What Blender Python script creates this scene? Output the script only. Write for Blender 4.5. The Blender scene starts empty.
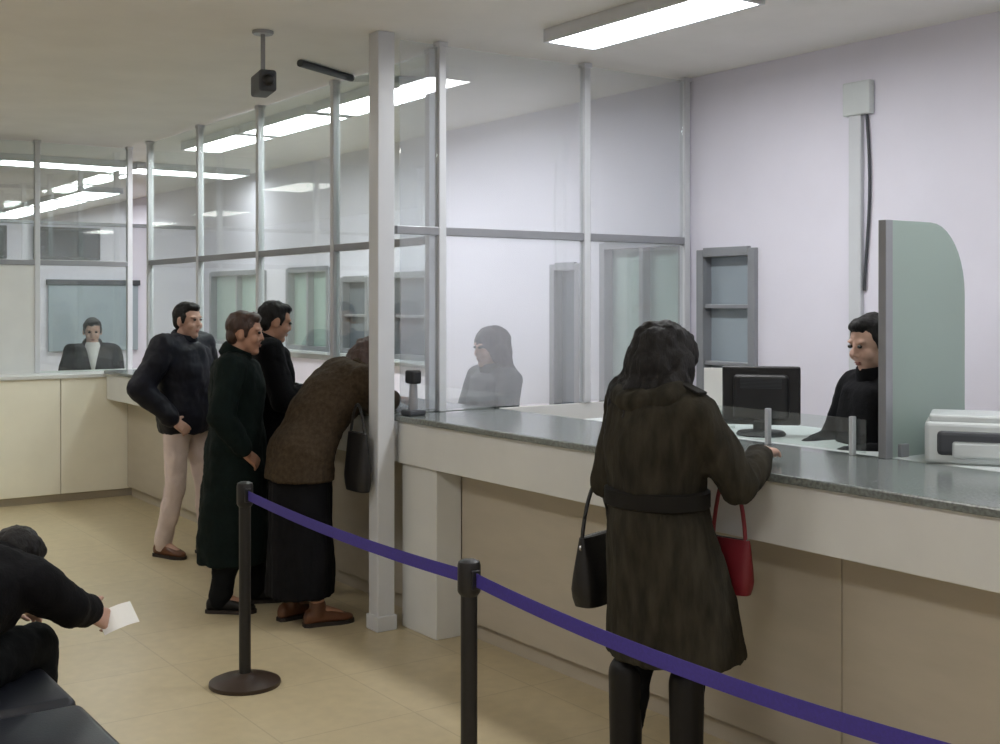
import bpy, bmesh, math, random
from mathutils import Vector, Matrix, noise

random.seed(7)
S = bpy.context.scene
COL = S.collection
V = Vector

# ------------------------------------------------------------------ camera, world, exposure
cam_data = bpy.data.cameras.new('camera')
cam_data.sensor_width = 36.0
cam_data.lens = 43.2
cam_data.shift_y = -0.070
cam_data.clip_start = 0.05
cam_data.clip_end = 100
cam = bpy.data.objects.new('camera', cam_data)
COL.objects.link(cam)
cam.location = (0, 0, 1.70)
cam.rotation_euler = (math.radians(90), 0, 0)
S.camera = cam

world = bpy.data.worlds.new('world')
world.use_nodes = True
S.world = world
world.node_tree.nodes['Background'].inputs['Color'].default_value = (0.75, 0.8, 0.9, 1)
world.node_tree.nodes['Background'].inputs['Strength'].default_value = 0.05

S.view_settings.view_transform = 'Standard'
S.view_settings.look = 'None'
S.view_settings.gamma = 1.0
S.view_settings.use_curve_mapping = False
S.view_settings.exposure = 0.0
S.cycles.max_bounces = 8
S.cycles.diffuse_bounces = 5
S.cycles.transparent_max_bounces = 40
S.cycles.use_denoising = True
S.cycles.sample_clamp_indirect = 6.0
S.cycles.caustics_reflective = False
S.cycles.caustics_refractive = False

CLERK_LAMP = 28.5     # emission of the diffusers over the counter staff
OFFICE_LAMP = 12.0     # over the rear office
HALL_FILL = 16.5       # added unseen fill lamps over the public hall

# ------------------------------------------------------------------ the counter's own frame
# a runs along the main counter towards the camera, n runs from the hall to the staff side
O = V((-0.55, 6.30))
E = V((0.5730, -0.8196))
N = V((0.8196, 0.5730))
ROT = math.atan2(E.y, E.x)
CEIL = 3.10
TOPZ = 1.11


def W(a, n, z=0.0):
    p = O + E * a + N * n
    return V((p.x, p.y, z))


# ------------------------------------------------------------------ materials
def lin(c):
    def f(u):
        u /= 255.0
        return u / 12.92 if u <= 0.04045 else ((u + 0.055) / 1.055) ** 2.4
    return (f(c[0]), f(c[1]), f(c[2]), 1)


def mat(name, rgb, rough=0.6, metal=0.0, var=0.08, scale=8.0, spec=0.5, bump=0.0, bscale=60.0, stretch=None):
    m = bpy.data.materials.new(name)
    m.use_nodes = True
    nt = m.node_tree
    b = nt.nodes['Principled BSDF']
    b.inputs['Roughness'].default_value = rough
    b.inputs['Metallic'].default_value = metal
    b.inputs['Specular IOR Level'].default_value = spec
    tc = nt.nodes.new('ShaderNodeTexCoord')
    mp = nt.nodes.new('ShaderNodeMapping')
    nt.links.new(tc.outputs['Object'], mp.inputs['Vector'])
    if stretch:
        mp.inputs['Scale'].default_value = stretch
    nz = nt.nodes.new('ShaderNodeTexNoise')
    nz.inputs['Scale'].default_value = scale
    nz.inputs['Detail'].default_value = 5
    nt.links.new(mp.outputs['Vector'], nz.inputs['Vector'])
    cr = nt.nodes.new('ShaderNodeValToRGB')
    c = lin(rgb)
    cr.color_ramp.elements[0].position = 0.3
    cr.color_ramp.elements[1].position = 0.7
    cr.color_ramp.elements[0].color = (c[0] * (1 - var), c[1] * (1 - var), c[2] * (1 - var), 1)
    cr.color_ramp.elements[1].color = (min(1, c[0] * (1 + var)), min(1, c[1] * (1 + var)), min(1, c[2] * (1 + var)), 1)
    nt.links.new(nz.outputs['Fac'], cr.inputs['Fac'])
    nt.links.new(cr.outputs['Color'], b.inputs['Base Color'])
    if bump:
        n2 = nt.nodes.new('ShaderNodeTexNoise')
        n2.inputs['Scale'].default_value = bscale
        n2.inputs['Detail'].default_value = 4
        nt.links.new(mp.outputs['Vector'], n2.inputs['Vector'])
        bp = nt.nodes.new('ShaderNodeBump')
        bp.inputs['Strength'].default_value = bump
        bp.inputs['Distance'].default_value = 0.01
        nt.links.new(n2.outputs['Fac'], bp.inputs['Height'])
        nt.links.new(bp.outputs['Normal'], b.inputs['Normal'])
    return m


def glass_mat(name, tint=(0.93, 0.97, 0.95), gloss=0.10, film=0.06, filmcol=(0.75, 0.78, 0.78)):
    """clear sheet glass: mostly transparent, a mirror share and a thin pale diffuse film"""
    m = bpy.data.materials.new(name)
    m.use_nodes = True
    nt = m.node_tree
    nt.nodes.remove(nt.nodes['Principled BSDF'])
    out = nt.nodes['Material Output']
    tr = nt.nodes.new('ShaderNodeBsdfTransparent')
    tr.inputs['Color'].default_value = (*tint, 1)
    gl = nt.nodes.new('ShaderNodeBsdfGlossy')
    gl.inputs['Roughness'].default_value = 0.02
    gl.inputs['Color'].default_value = (1, 1, 1, 1)
    df = nt.nodes.new('ShaderNodeBsdfDiffuse')
    df.inputs['Color'].default_value = (*filmcol, 1)
    tl = nt.nodes.new('ShaderNodeBsdfTranslucent')
    tl.inputs['Color'].default_value = (*filmcol, 1)
    m0 = nt.nodes.new('ShaderNodeMixShader')
    m0.inputs[0].default_value = 0.5
    nt.links.new(df.outputs[0], m0.inputs[1])
    nt.links.new(tl.outputs[0], m0.inputs[2])
    m1 = nt.nodes.new('ShaderNodeMixShader')
    m1.inputs[0].default_value = film
    nt.links.new(tr.outputs[0], m1.inputs[1])
    nt.links.new(m0.outputs[0], m1.inputs[2])
    m2 = nt.nodes.new('ShaderNodeMixShader')
    lw = nt.nodes.new('ShaderNodeLayerWeight')
    lw.inputs['Blend'].default_value = 0.5
    pw = nt.nodes.new('ShaderNodeMath')
    pw.operation = 'POWER'
    pw.inputs[1].default_value = 5.0
    nt.links.new(lw.outputs['Facing'], pw.inputs[0])
    ad = nt.nodes.new('ShaderNodeMath')
    ad.operation = 'MULTIPLY_ADD'
    ad.use_clamp = True
    ad.inputs[1].default_value = 1 - gloss
    ad.inputs[2].default_value = gloss
    nt.links.new(pw.outputs[0], ad.inputs[0])
    nt.links.new(ad.outputs[0], m2.inputs[0])
    nt.links.new(m1.outputs[0], m2.inputs[1])
    nt.links.new(gl.outputs[0], m2.inputs[2])
    nt.links.new(m2.outputs[0], out.inputs['Surface'])
    return m


def frosted_mat(name, rgb, clear=0.25):
    m = bpy.data.materials.new(name)
    m.use_nodes = True
    nt = m.node_tree
    b = nt.nodes['Principled BSDF']
    b.inputs['Base Color'].default_value = lin(rgb)
    b.inputs['Roughness'].default_value = 0.35
    out = nt.nodes['Material Output']
    tl = nt.nodes.new('ShaderNodeBsdfTranslucent')
    tl.inputs['Color'].default_value = lin(rgb)
    tr = nt.nodes.new('ShaderNodeBsdfTransparent')
    tr.inputs['Color'].default_value = lin(rgb)
    m1 = nt.nodes.new('ShaderNodeMixShader')
    m1.inputs[0].default_value = 0.35
    nt.links.new(b.outputs[0], m1.inputs[1])
    nt.links.new(tl.outputs[0], m1.inputs[2])
    m2 = nt.nodes.new('ShaderNodeMixShader')
    m2.inputs[0].default_value = clear
    nt.links.new(m1.outputs[0], m2.inputs[1])
    nt.links.new(tr.outputs[0], m2.inputs[2])
    nt.links.new(m2.outputs[0], out.inputs['Surface'])
    return m


def emit_mat(name, strength, col=(0.97, 0.98, 1.0)):
    m = bpy.data.materials.new(name)
    m.use_nodes = True
    nt = m.node_tree
    b = nt.nodes['Principled BSDF']
    b.inputs['Base Color'].default_value = (0.8, 0.8, 0.8, 1)
    b.inputs['Emission Color'].default_value = (*col, 1)
    b.inputs['Emission Strength'].default_value = strength
    return m


def floor_mat():
    m = bpy.data.materials.new('vinyl_floor')
    m.use_nodes = True
    nt = m.node_tree
    b = nt.nodes['Principled BSDF']
    b.inputs['Roughness'].default_value = 0.32
    b.inputs['Specular IOR Level'].default_value = 0.4
    tc = nt.nodes.new('ShaderNodeTexCoord')
    mp = nt.nodes.new('ShaderNodeMapping')
    mp.inputs['Scale'].default_value = (1.667, 1.667, 1)
    nt.links.new(tc.outputs['Object'], mp.inputs['Vector'])
    br = nt.nodes.new('ShaderNodeTexBrick')
    br.offset = 0.0
    br.inputs['Scale'].default_value = 1.0
    br.inputs['Brick Width'].default_value = 1.0
    br.inputs['Row Height'].default_value = 1.0
    br.inputs['Mortar Size'].default_value = 0.006
    br.inputs['Color1'].default_value = lin((206, 191, 156))
    br.inputs['Color2'].default_value = lin((202, 187, 152))
    br.inputs['Mortar'].default_value = lin((186, 171, 138))
    nt.links.new(mp.outputs['Vector'], br.inputs['Vector'])
    nz = nt.nodes.new('ShaderNodeTexNoise')
    nz.inputs['Scale'].default_value = 14
    nz.inputs['Detail'].default_value = 8
    nt.links.new(tc.outputs['Object'], nz.inputs['Vector'])
    mx = nt.nodes.new('ShaderNodeMix')
    mx.data_type = 'RGBA'
    mx.blend_type = 'MULTIPLY'
    mx.inputs[0].default_value = 0.25
    nt.links.new(br.outputs['Color'], mx.inputs[6])
    nt.links.new(nz.outputs['Fac'], mx.inputs[7])
    nt.links.new(mx.outputs[2], b.inputs['Base Color'])
    return m


M = dict(
    floor=floor_mat(),
    wall=mat('wall_paint', (227, 225, 236), 0.75, var=0.02, scale=3, bump=0.05, bscale=120),
    ceil=mat('ceiling_paint', (234, 233, 230), 0.85, var=0.03, scale=3),
    cream=mat('cream_laminate', (214, 216, 214), 0.35, var=0.03, scale=5),
    base=mat('beige_laminate', (180, 172, 156), 0.4, var=0.04, scale=4, stretch=(1, 1, 4)),
    backface=mat('pale_yellow_laminate', (240, 237, 220), 0.4, var=0.03, scale=4),
    granite=mat('grey_granite', (116, 122, 120), 0.18, var=0.35, scale=90),
    whitemetal=mat('white_enamel', (204, 207, 211), 0.35, var=0.02),
    greymetal=mat('grey_aluminium', (150, 152, 156), 0.35, metal=0.4, var=0.04),
    darkgrey=mat('dark_grey_plastic', (62, 65, 70), 0.5, var=0.08),
    black=mat('black_plastic', (24, 24, 26), 0.42, var=0.1),
    blackmetal=mat('black_powder_coat', (17, 16, 16), 0.45, var=0.1),
    bronze=mat('dark_brown_enamel', (50, 36, 26), 0.42, var=0.1),
    belt=mat('purple_webbing', (54, 42, 126), 0.7, var=0.12, scale=120),
    vinyl=mat('black_upholstery', (34, 37, 44), 0.38, var=0.12, scale=20, bump=0.08, bscale=150),
    chrome=mat('satin_steel', (170, 172, 176), 0.25, metal=0.9, var=0.03),
    paper=mat('white_paper', (236, 236, 232), 0.8, var=0.02),
    offwhite=mat('light_grey_plastic', (206, 212, 212), 0.45, var=0.03),
    glass=glass_mat('sheet_glass', gloss=0.05, film=0.03),
    glass_hall=glass_mat('upper_sheet_glass', gloss=0.15, film=0.03),
    glass_div=glass_mat('hazy_sheet_glass', tint=(0.93, 0.95, 0.96), gloss=0.07, film=0.17, filmcol=(0.84, 0.84, 0.88)),
    frost=frosted_mat('frosted_green_glass', (178, 192, 186), 0.16),
    pane_green=mat('green_frosted_pane', (172, 194, 186), 0.15, var=0.05, scale=2),
    pane_blue=mat('blue_grey_pane', (160, 172, 180), 0.15, var=0.05, scale=2),
    pane_dark=mat('dusky_pane', (98, 106, 114), 0.15, var=0.05, scale=2),
    screen=mat('dark_screen', (26, 30, 34), 0.2, var=0.1),
    skin=mat('skin_tan', (176, 132, 108), 0.5, var=0.06, scale=20),
    skin2=mat('skin_pale', (196, 158, 140), 0.5, var=0.06, scale=20),
    hair=mat('hair_black', (17, 14, 13), 0.55, spec=0.3, var=0.35, scale=30, stretch=(3, 3, 0.4), bump=0.5, bscale=80),
    hair_brown=mat('hair_brown', (60, 38, 27), 0.45, var=0.35, scale=30, stretch=(3, 3, 0.4), bump=0.5, bscale=80),
    eye=mat('eye_dark', (30, 24, 20), 0.2, var=0.1),
    lips=mat('lip', (152, 104, 92), 0.5, var=0.05),
    olive=mat('olive_brown_wool', (48, 45, 37), 0.9, spec=0.15, var=0.45, scale=26, stretch=(1, 1, 0.25), bump=0.35, bscale=130),
    olive_dark=mat('dark_olive_belt', (24, 22, 18), 0.7, spec=0.2, var=0.15),
    navy=mat('navy_nylon', (14, 16, 28), 0.6, spec=0.25, var=0.25, scale=12, bump=0.2, bscale=40),
    green=mat('dark_green_wool', (12, 23, 21), 0.85, spec=0.15, var=0.25, scale=20, bump=0.3, bscale=120),
    blackcloth=mat('black_cloth', (14, 14, 17), 0.85, spec=0.15, var=0.25, scale=16, bump=0.3, bscale=110),
    brown=mat('brown_tweed', (62, 52, 40), 0.9, spec=0.15, var=0.3, scale=50, bump=0.35, bscale=130),
    lighttrouser=mat('pale_pink_grey_cotton', (206, 190, 184), 0.8, var=0.08, scale=10, bump=0.2, bscale=90),
    darktrouser=mat('charcoal_cotton', (16, 18, 20), 0.85, spec=0.15, var=0.2, scale=16, bump=0.2, bscale=90),
    brownshoe=mat('brown_leather', (96, 60, 38), 0.4, var=0.15),
    blackshoe=mat('black_leather', (18, 17, 17), 0.5, spec=0.3, var=0.15),
    sole=mat('dark_sole', (40, 32, 28), 0.7, var=0.1),
    redbag=mat('red_leather', (118, 24, 36), 0.5, var=0.12),
    blackbag=mat('black_bag_leather', (16, 15, 16), 0.5, var=0.2, bump=0.15, bscale=90),
    greenshirt=mat('grey_green_knit', (58, 66, 64), 0.85, var=0.15, scale=40, bump=0.25, bscale=150),
    whitecloth=mat('white_cotton', (216, 214, 212), 0.8, var=0.03),
    lamp_staff=emit_mat('staff_lamp_diffuser', CLERK_LAMP),
    lamp_office=emit_mat('office_lamp_diffuser', OFFICE_LAMP),
    fill_hall=emit_mat('hall_fill_diffuser', HALL_FILL, (1.0, 0.98, 0.95)),
)


# ------------------------------------------------------------------ object helpers
def thing(name, label, cat, loc=(0, 0, 0), rotz=0.0, group=None):
    o = bpy.data.objects.new(name, None)
    o.empty_display_size = 0.1
    COL.objects.link(o)
    o.location = loc
    o.rotation_euler = (0, 0, rotz)
    return tag(o, label, cat, group)


def tag(o, label, cat, group=None):
    o['label'] = label
    o['category'] = cat
    if group:
        o['group'] = group
    return o


def obj(name, bm, m, parent=None, loc=None, rotz=None, smooth=False, label=None):
    bmesh.ops.recalc_face_normals(bm, faces=bm.faces)
    me = bpy.data.meshes.new(name)
    bm.to_mesh(me)
    bm.free()
    me.materials.append(m)
    if smooth:
        for p in me.polygons:
            p.use_smooth = True
        me.set_sharp_from_angle(angle=math.radians(40))
    o = bpy.data.objects.new(name, me)
    COL.objects.link(o)
    if parent:
        o.parent = parent
    if loc is not None:
        o.location = loc
    if rotz is not None:
        o.rotation_euler = (0, 0, rotz)
    if label:
        o['label'] = label
    return o


def struct(name, bm, m, parent=None, loc=None, rotz=None):
    o = obj(name, bm, m, parent, loc, rotz)
    if parent is None:
        o['kind'] = 'structure'
    return o


def B():
    return bmesh.new()


def box(bm, x0, x1, y0, y1, z0, z1, bev=0.0, segs=2):
    r = bmesh.ops.create_cube(bm, size=1.0)
    vs = r['verts']
    for v in vs:
        v.co = V((x0 + (v.co.x + .5) * (x1 - x0), y0 + (v.co.y + .5) * (y1 - y0), z0 + (v.co.z + .5) * (z1 - z0)))
    if bev:
        es = list({e for v in vs for e in v.link_edges})
        bmesh.ops.bevel(bm, geom=es, offset=bev, segments=segs, affect='EDGES', profile=0.5)
    return bm


def frame_of(d):
    d = d.normalized()
    h = V((0, 0, 1)) if abs(d.z) < 0.95 else V((0, 1, 0))
    x = d.cross(h).normalized()
    return x, d.cross(x).normalized(), d


def ring_mesh(bm, rings, cap=True):
    """rings: lists of equal length of points"""
    vr = [[bm.verts.new(p) for p in r] for r in rings]
    k = len(vr[0])
    for a, b in zip(vr[:-1], vr[1:]):
        for i in range(k):
            j = (i + 1) % k
            bm.faces.new((a[i], a[j], b[j], b[i]))
    if cap:
        bm.faces.new(list(reversed(vr[0])))
        bm.faces.new(vr[-1])


def rc(bm, p0, r0, p1, r1, seg=14, caps=4, sq=None):
    """a tapered capsule; sq=(axis, k) squashes the section along an axis"""
    p0, p1 = V(p0), V(p1)
    x, y, d = frame_of(p1 - p0)
    rings = []
    prof = []
    for i in range(caps + 1):
        t = math.pi / 2 * i / caps
        prof.append((p0 - d * (r0 * math.cos(t)), max(r0 * math.sin(t), r0 * 0.02)))
    for i in range(caps + 1):
        t = math.pi / 2 * (1 - i / caps)
        prof.append((p1 + d * (r1 * math.cos(t)), max(r1 * math.sin(t), r1 * 0.02)))
    for c, r in prof:
        ring = []
        for i in range(seg):
            t = 2 * math.pi * i / seg
            off = (x * math.cos(t) + y * math.sin(t)) * r
            if sq:
                ax, k = sq
                off = off - ax * (off.dot(ax) * (1 - k))
            ring.append(c + off)
        rings.append(ring)
    ring_mesh(bm, rings)


def loft(bm, secs, seg=28, power=2.0):
    """secs: (centre, half axis u, half axis v)"""
    rings = []
    for c, u, w in secs:
        ring = []
        for i in range(seg):
            t = 2 * math.pi * i / seg
            ct, st = math.cos(t), math.sin(t)
            a = math.copysign(abs(ct) ** (2 / power), ct)
            b = math.copysign(abs(st) ** (2 / power), st)
            ring.append(V(c) + V(u) * a + V(w) * b)
        rings.append(ring)
    ring_mesh(bm, rings)


def ell(bm, c, r, R=None, seg=18, rings=12):
    res = bmesh.ops.create_uvsphere(bm, u_segments=seg, v_segments=rings, radius=1.0)
    for v in res['verts']:
        q = V((v.co.x * r[0], v.co.y * r[1], v.co.z * r[2]))
        if R is not None:
            q = R @ q
        v.co = V(c) + q


def lathe(bm, prof, seg=32, c=(0, 0, 0)):
    rings = []
    for r, z in prof:
        rings.append([V((c[0] + r * math.cos(2 * math.pi * i / seg), c[1] + r * math.sin(2 * math.pi * i / seg), c[2] + z)) for i in range(seg)])
    ring_mesh(bm, rings)


def tube(bm, pts, r, seg=10):
    pts = [V(p) for p in pts]
    rings = []
    for i, p in enumerate(pts):
        d = (pts[min(i + 1, len(pts) - 1)] - pts[max(i - 1, 0)])
        x, y, _ = frame_of(d)
        rings.append([p + (x * math.cos(2 * math.pi * k / seg) + y * math.sin(2 * math.pi * k / seg)) * r for k in range(seg)])
    ring_mesh(bm, rings)


def remeshed(name, bm, voxel, m, parent, smooth=4, wrinkle=0.0, wscale=(9, 9, 5), label=None, seed=0.0):
    """fuse the overlapping closed pieces of bm into one continuous skin"""
    bmesh.ops.recalc_face_normals(bm, faces=bm.faces)
    me = bpy.data.meshes.new(name)
    bm.to_mesh(me)
    bm.free()
    tmp = bpy.data.objects.new('fusing', me)
    COL.objects.link(tmp)
    md = tmp.modifiers.new('r', 'REMESH')
    md.mode = 'VOXEL'
    md.voxel_size = voxel
    if smooth:
        sm = tmp.modifiers.new('s', 'SMOOTH')
        sm.factor = 0.5
        sm.iterations = smooth
    bpy.context.view_layer.update()
    dg = bpy.context.evaluated_depsgraph_get()
    out = bpy.data.meshes.new_from_object(tmp.evaluated_get(dg))
    out.name = name
    bpy.data.objects.remove(tmp)
    bpy.data.meshes.remove(me)
    if wrinkle:
        nrm = [v.normal.copy() for v in out.vertices]
        for v, nv in zip(out.vertices, nrm):
            q = V((v.co.x * wscale[0] + seed, v.co.y * wscale[1], v.co.z * wscale[2]))
            h = noise.fractal(q, 0.9, 2.1, 4)
            v.co = v.co + nv * (wrinkle * h)
    for p in out.polygons:
        p.use_smooth = True
    out.materials.clear()
    out.materials.append(m)
    o = bpy.data.objects.new(name, out)
    COL.objects.link(o)
    o.parent = parent
    if label:
        o['label'] = label
    return o


# ================================================================== THE SETTING
A0, A1 = -16.0, 8.6        # end wall of the rear office, wall behind the camera
AF = -8.3                  # low wall behind the side counter
N0, N1 = -5.4, 2.12        # hall's outer wall, wall behind the staff


def fr(bm, name, m, parent=None):
    return struct(name, bm, m, parent, W(0, 0, 0), ROT)


b = B(); box(b, A0 - .2, A1 + .2, N0 - .2, N1 + .2, -0.12, 0.0); fr(b, 'floor', M['floor'])
b = B(); box(b, A0 - .2, A1 + .2, N0 - .2, N1 + .2, CEIL, CEIL + 0.12); fr(b, 'ceiling', M['ceil'])
b = B(); box(b, A0 - .2, A0, N0 - .2, N1 + .2, 0, CEIL); fr(b, 'wall_end', M['wall'])
b = B(); box(b, AF - .12, AF, N0, N1, 0, 2.56); fr(b, 'wall_far', M['wall'])
b = B(); box(b, AF - .14, AF + .02, N0, N1, 2.56, 2.60, .004); fr(b, 'trim_2', M['greymetal'])
b = B(); box(b, A1, A1 + .2, N0 - .2, N1 + .2, 0, CEIL); fr(b, 'wall_rear', M['wall'])
b = B(); box(b, A0, A1, N0 - .2, N0, 0, CEIL); fr(b, 'wall_left', M['wall'])

# wall behind the staff, built round its window openings
OPEN = [  # a0, a1, z0, z1, pane, crossbars
    (0.10, 0.56, 0.98, 2.02, 'pane_blue', 2),
    (-0.84, -0.03, 0.92, 2.10, 'pane_green', 0),
    (-1.40, -1.08, 0.92, 1.97, 'pane_dark', 0),
    (-3.69, -3.10, 1.20, 1.95, 'pane_dark', 1),
    (-4.66, -4.14, 1.22, 1.93, 'pane_dark', 1),
    (-5.86, -4.92, 1.22, 2.04, 'pane_green', 0),
    (-7.95, -6.42, 1.22, 2.04, 'pane_green', 0),
]
b = B()
xs = sorted([A0, A1] + [o[0] for o in OPEN] + [o[1] for o in OPEN])
for x0, x1 in zip(xs[:-1], xs[1:]):
    hole = [o for o in OPEN if abs(o[0] - x0) < 1e-6]
    if hole:
        box(b, x0, x1, N1, N1 + .2, 0, hole[0][2])
        box(b, x0, x1, N1, N1 + .2, hole[0][3], CEIL)
    else:
        box(b, x0, x1, N1, N1 + .2, 0, CEIL)
fr(b, 'wall_right', M['wall'])


def window(i, a0, a1, z0, z1, pane, bars, plane='right'):
    w, h, t = a1 - a0, z1 - z0, 0.045
    b = B()
    box(b, -w / 2 - .012, -w / 2 + t, -.03, .07, 0, h, .004)
    box(b, w / 2 - t, w / 2 + .012, -.03, .07, 0, h, .004)
    box(b, -w / 2 + t, w / 2 - t, -.03, .07, h - t, h + .012, .004)
    box(b, -w / 2 + t, w / 2 - t, -.03, .07, 0, t, .004)
    if w > 0.75:
        box(b, -.02, .02, -.02, .06, t, h - t, .003)
    for k in range(bars):
        zz = h * (k + 1) / (bars + 1)
        box(b, -w / 2 + t, w / 2 - t, -.015, .055, zz - .012, zz + .012, .003)
    if plane == 'right':
        loc, rz = W((a0 + a1) / 2, N1, z0), ROT
    else:
        loc, rz = W(AF, (a0 + a1) / 2, z0), ROT + math.pi / 2
    f = struct('window_%d' % i, b, M['greymetal'], None, loc, rz)
    b = B(); box(b, -w / 2 + t * .5, w / 2 - t * .5, .045, .055, t * .5, h - t * .5)
    obj('pane', b, M[pane], f)
    b = B(); box(b, -w / 2 - .05, w / 2 + .05, -.07, .0, -.03, 0, .005)
    obj('sill', b, M['whitemetal'], f)
    return f


for i, o in enumerate(OPEN):
    window(i + 1, *o)

# skirting along the staff wall and far wall
b = B(); box(b, A0, A1, N1 - .015, N1 - .001, 0, .1, .004); fr(b, 'baseboard_right', M['whitemetal'])
b = B(); box(b, AF + .001, AF + .015, N0, N1 - .02, 0, .1, .004); fr(b, 'baseboard_far', M['whitemetal'])
b = B(); box(b, A0 + .02, A1, N0 + .001, N0 + .015, 0, .1, .004); fr(b, 'baseboard_left', M['whitemetal'])

# a white cable duct on the staff wall and the grey cable beside it
ax = 1.30
t = thing('cable_duct', 'white vertical cable duct on the white wall above the clerk beside the frosted screen', 'cable duct', W(ax, N1, 0), ROT)
b = B(); box(b, -.05, .03, -.03, -.001, 1.0, 2.86, .004); obj('duct_cover', b, M['whitemetal'], t)
b = B(); box(b, -.08, .10, -.045, -.001, 2.70, 2.88, .008); obj('junction_box', b, M['offwhite'], t)
b = B()
tube(b, [(.055 + .02 * math.sin(k * .5), -.012, 2.72 - k * .12) for k in range(9)], .008)
obj('cable', b, M['darkgrey'], t, smooth=True, label='grey cable running down beside the duct')

# ================================================================== COUNTERS
def counter(name, label, a0, a1, n_dir=1, joints=1.2, flush=None, face='base', origin=None, rz=None, mount=None):
    """a counter run along local x; local y = 0 is its front, going back to 0.65"""
    t = thing(name, label, 'counter', origin, rz)
    b = B(); box(b, a0, a1, -.025, .65, TOPZ - .03, TOPZ, .006); obj('countertop', b, M['granite'], t)
    b = B(); box(b, a0, a1, 0, .03, .86, TOPZ - .03, .004); obj('fascia', b, M['cream'], t)
    b = B(); box(b, a0, a1, .03, .18, .86, .875); obj('soffit', b, M['cream'], t)
    if flush:
        b = B(); box(b, a0, a0 + flush, .03, .18, .0, .86, .004); obj('end_panel', b, M['cream'], t)
    x = a0 + (flush or 0)
    while x < a1 - .05:
        x2 = min(x + joints, a1)
        b = B(); box(b, x + .002, x2 - .002, .18, .20, .09, .86, .003); obj('front_panel', b, M[face], t)
        x = x2
    b = B(); box(b, a0 + (flush or 0), a1, .22, .24, 0, .09); obj('plinth', b, M['base'], t)
    b = B(); box(b, a0 + .01, a1 - .01, .21, .62, .09, .86); obj('carcass', b, M['base'], t)
    return t


counter('service_counter', 'long grey topped service counter with cream fascia the brown coated woman leans on', 0.02, 8.4, flush=0.34,
        origin=W(0, 0, 0), rz=ROT)
counter('service_counter', 'grey topped service counter behind the queue left of the white column', -4.98, -0.02,
        origin=W(0, 0, 0), rz=ROT)
# the side counter: front at a = -5 facing the hall; its run goes along n
t = thing('side_counter', 'pale yellow panelled counter on the far left below the glass where a dark clerk sits', 'counter', W(-5.0, 0, 0), ROT + math.pi / 2)
b = B(); box(b, N0 + .02, .66, -.02, .60, 1.05, 1.085, .006); obj('countertop', b, M['cream'], t)
x = .64
while x > N0 + .1:
    x2 = max(x - 1.02, N0 + .02)
    b = B(); box(b, x2 + .003, x - .003, .0, .03, .07, 1.05, .004); obj('front_panel', b, M['backface'], t)
    x = x2
b = B(); box(b, N0 + .02, .64, .05, .56, 0, .07); obj('plinth', b, M['base'], t)
b = B(); box(b, N0 + .03, .63, .035, .56, .07, 1.05); obj('carcass', b, M['base'], t)

# staff desk behind the near counter
t = thing('staff_desk', 'narrow pale staff desk behind the counter carrying the monitor and printer', 'desk', W(0, 0, 0), ROT)
b = B(); box(b, .75, 8.3, .665, 1.30, TOPZ - .03, TOPZ, .005); obj('desktop', b, M['offwhite'], t)
for x in (.80, 3.2, 5.6, 8.2):
    b = B(); box(b, x, x + .04, .70, 1.27, 0, TOPZ - .03, .004); obj('side_panel', b, M['base'], t)

# ================================================================== COLUMN AND GLASS PARTITIONS
b = B(); box(b, -.05, .05, -.05, .05, 0, CEIL, .006)
c = struct('column', b, M['whitemetal'], None, W(.01, -.087, 0), ROT)
b = B(); box(b, -.06, .06, -.06, .06, 0, .08, .006); obj('plinth', b, M['whitemetal'], c)

PW = .045


def partition(name, label, posts, zbase, rail, panes, origin, rz, glass_low, glass_up, depth=.05, solid=None, header=True):
    """posts: x of each post; panes span the gaps, below and above the rail"""
    t = thing(name, label, 'glass partition', origin, rz)
    for x in posts:
        b = B(); box(b, x - PW / 2, x + PW / 2, -depth / 2, depth / 2, zbase, CEIL - .004, .004)
        p = obj('post', b, M['whitemetal'], t)
        b = B(); box(b, x - PW / 2 - .006, x + PW / 2 + .006, -depth / 2 - .006, depth / 2 + .006, CEIL - .03, CEIL - .003, .003)
        obj('clamp', b, M['whitemetal'], p)
    b = B(); box(b, posts[0], posts[-1], -depth / 2 + .004, depth / 2 - .004, rail - .022, rail + .022, .003)
    obj('rail', b, M['greymetal'], t)
    for i, (x0, x1) in enumerate(zip(posts[:-1], posts[1:])):
        lo = panes[i]
        if solid is not None and i in solid:
            b = B(); box(b, x0 + PW / 2, x1 - PW / 2, -.01, .01, zbase, rail - .022); obj('solid_panel', b, M['cream'], t)
        else:
            b = B(); box(b, x0 + PW / 2, x1 - PW / 2, -.005, .005, lo, rail - .022); obj('lower_pane', b, glass_low, t)
        b = B(); box(b, x0 + PW / 2, x1 - PW / 2, -.005, .005, rail + .022, CEIL - .02); obj('upper_pane', b, glass_up, t)
    return t


# along the counter left of the column
posts = [-4.83, -3.65, -2.49, -1.33, -.18]
partition('glass_partition', 'white posted glass partition on the counter above the queue left of the column', posts, TOPZ, 2.04,
          [TOPZ + .22] * 4, W(0, .33, 0), ROT, M['glass'], M['glass_hall'])
# across the side counter
posts2 = [N0 + .05, -4.0, -2.7, -1.5, -.50, .30]
partition('glass_partition', 'white posted glass partition on the side counter in front of the far left clerk', posts2, 1.085, 2.04,
          [1.085] * 5, W(-5.0 - .30, 0, 0), ROT + math.pi / 2, M['glass'], M['glass_hall'], solid=(0, 1, 2, 3))
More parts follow.
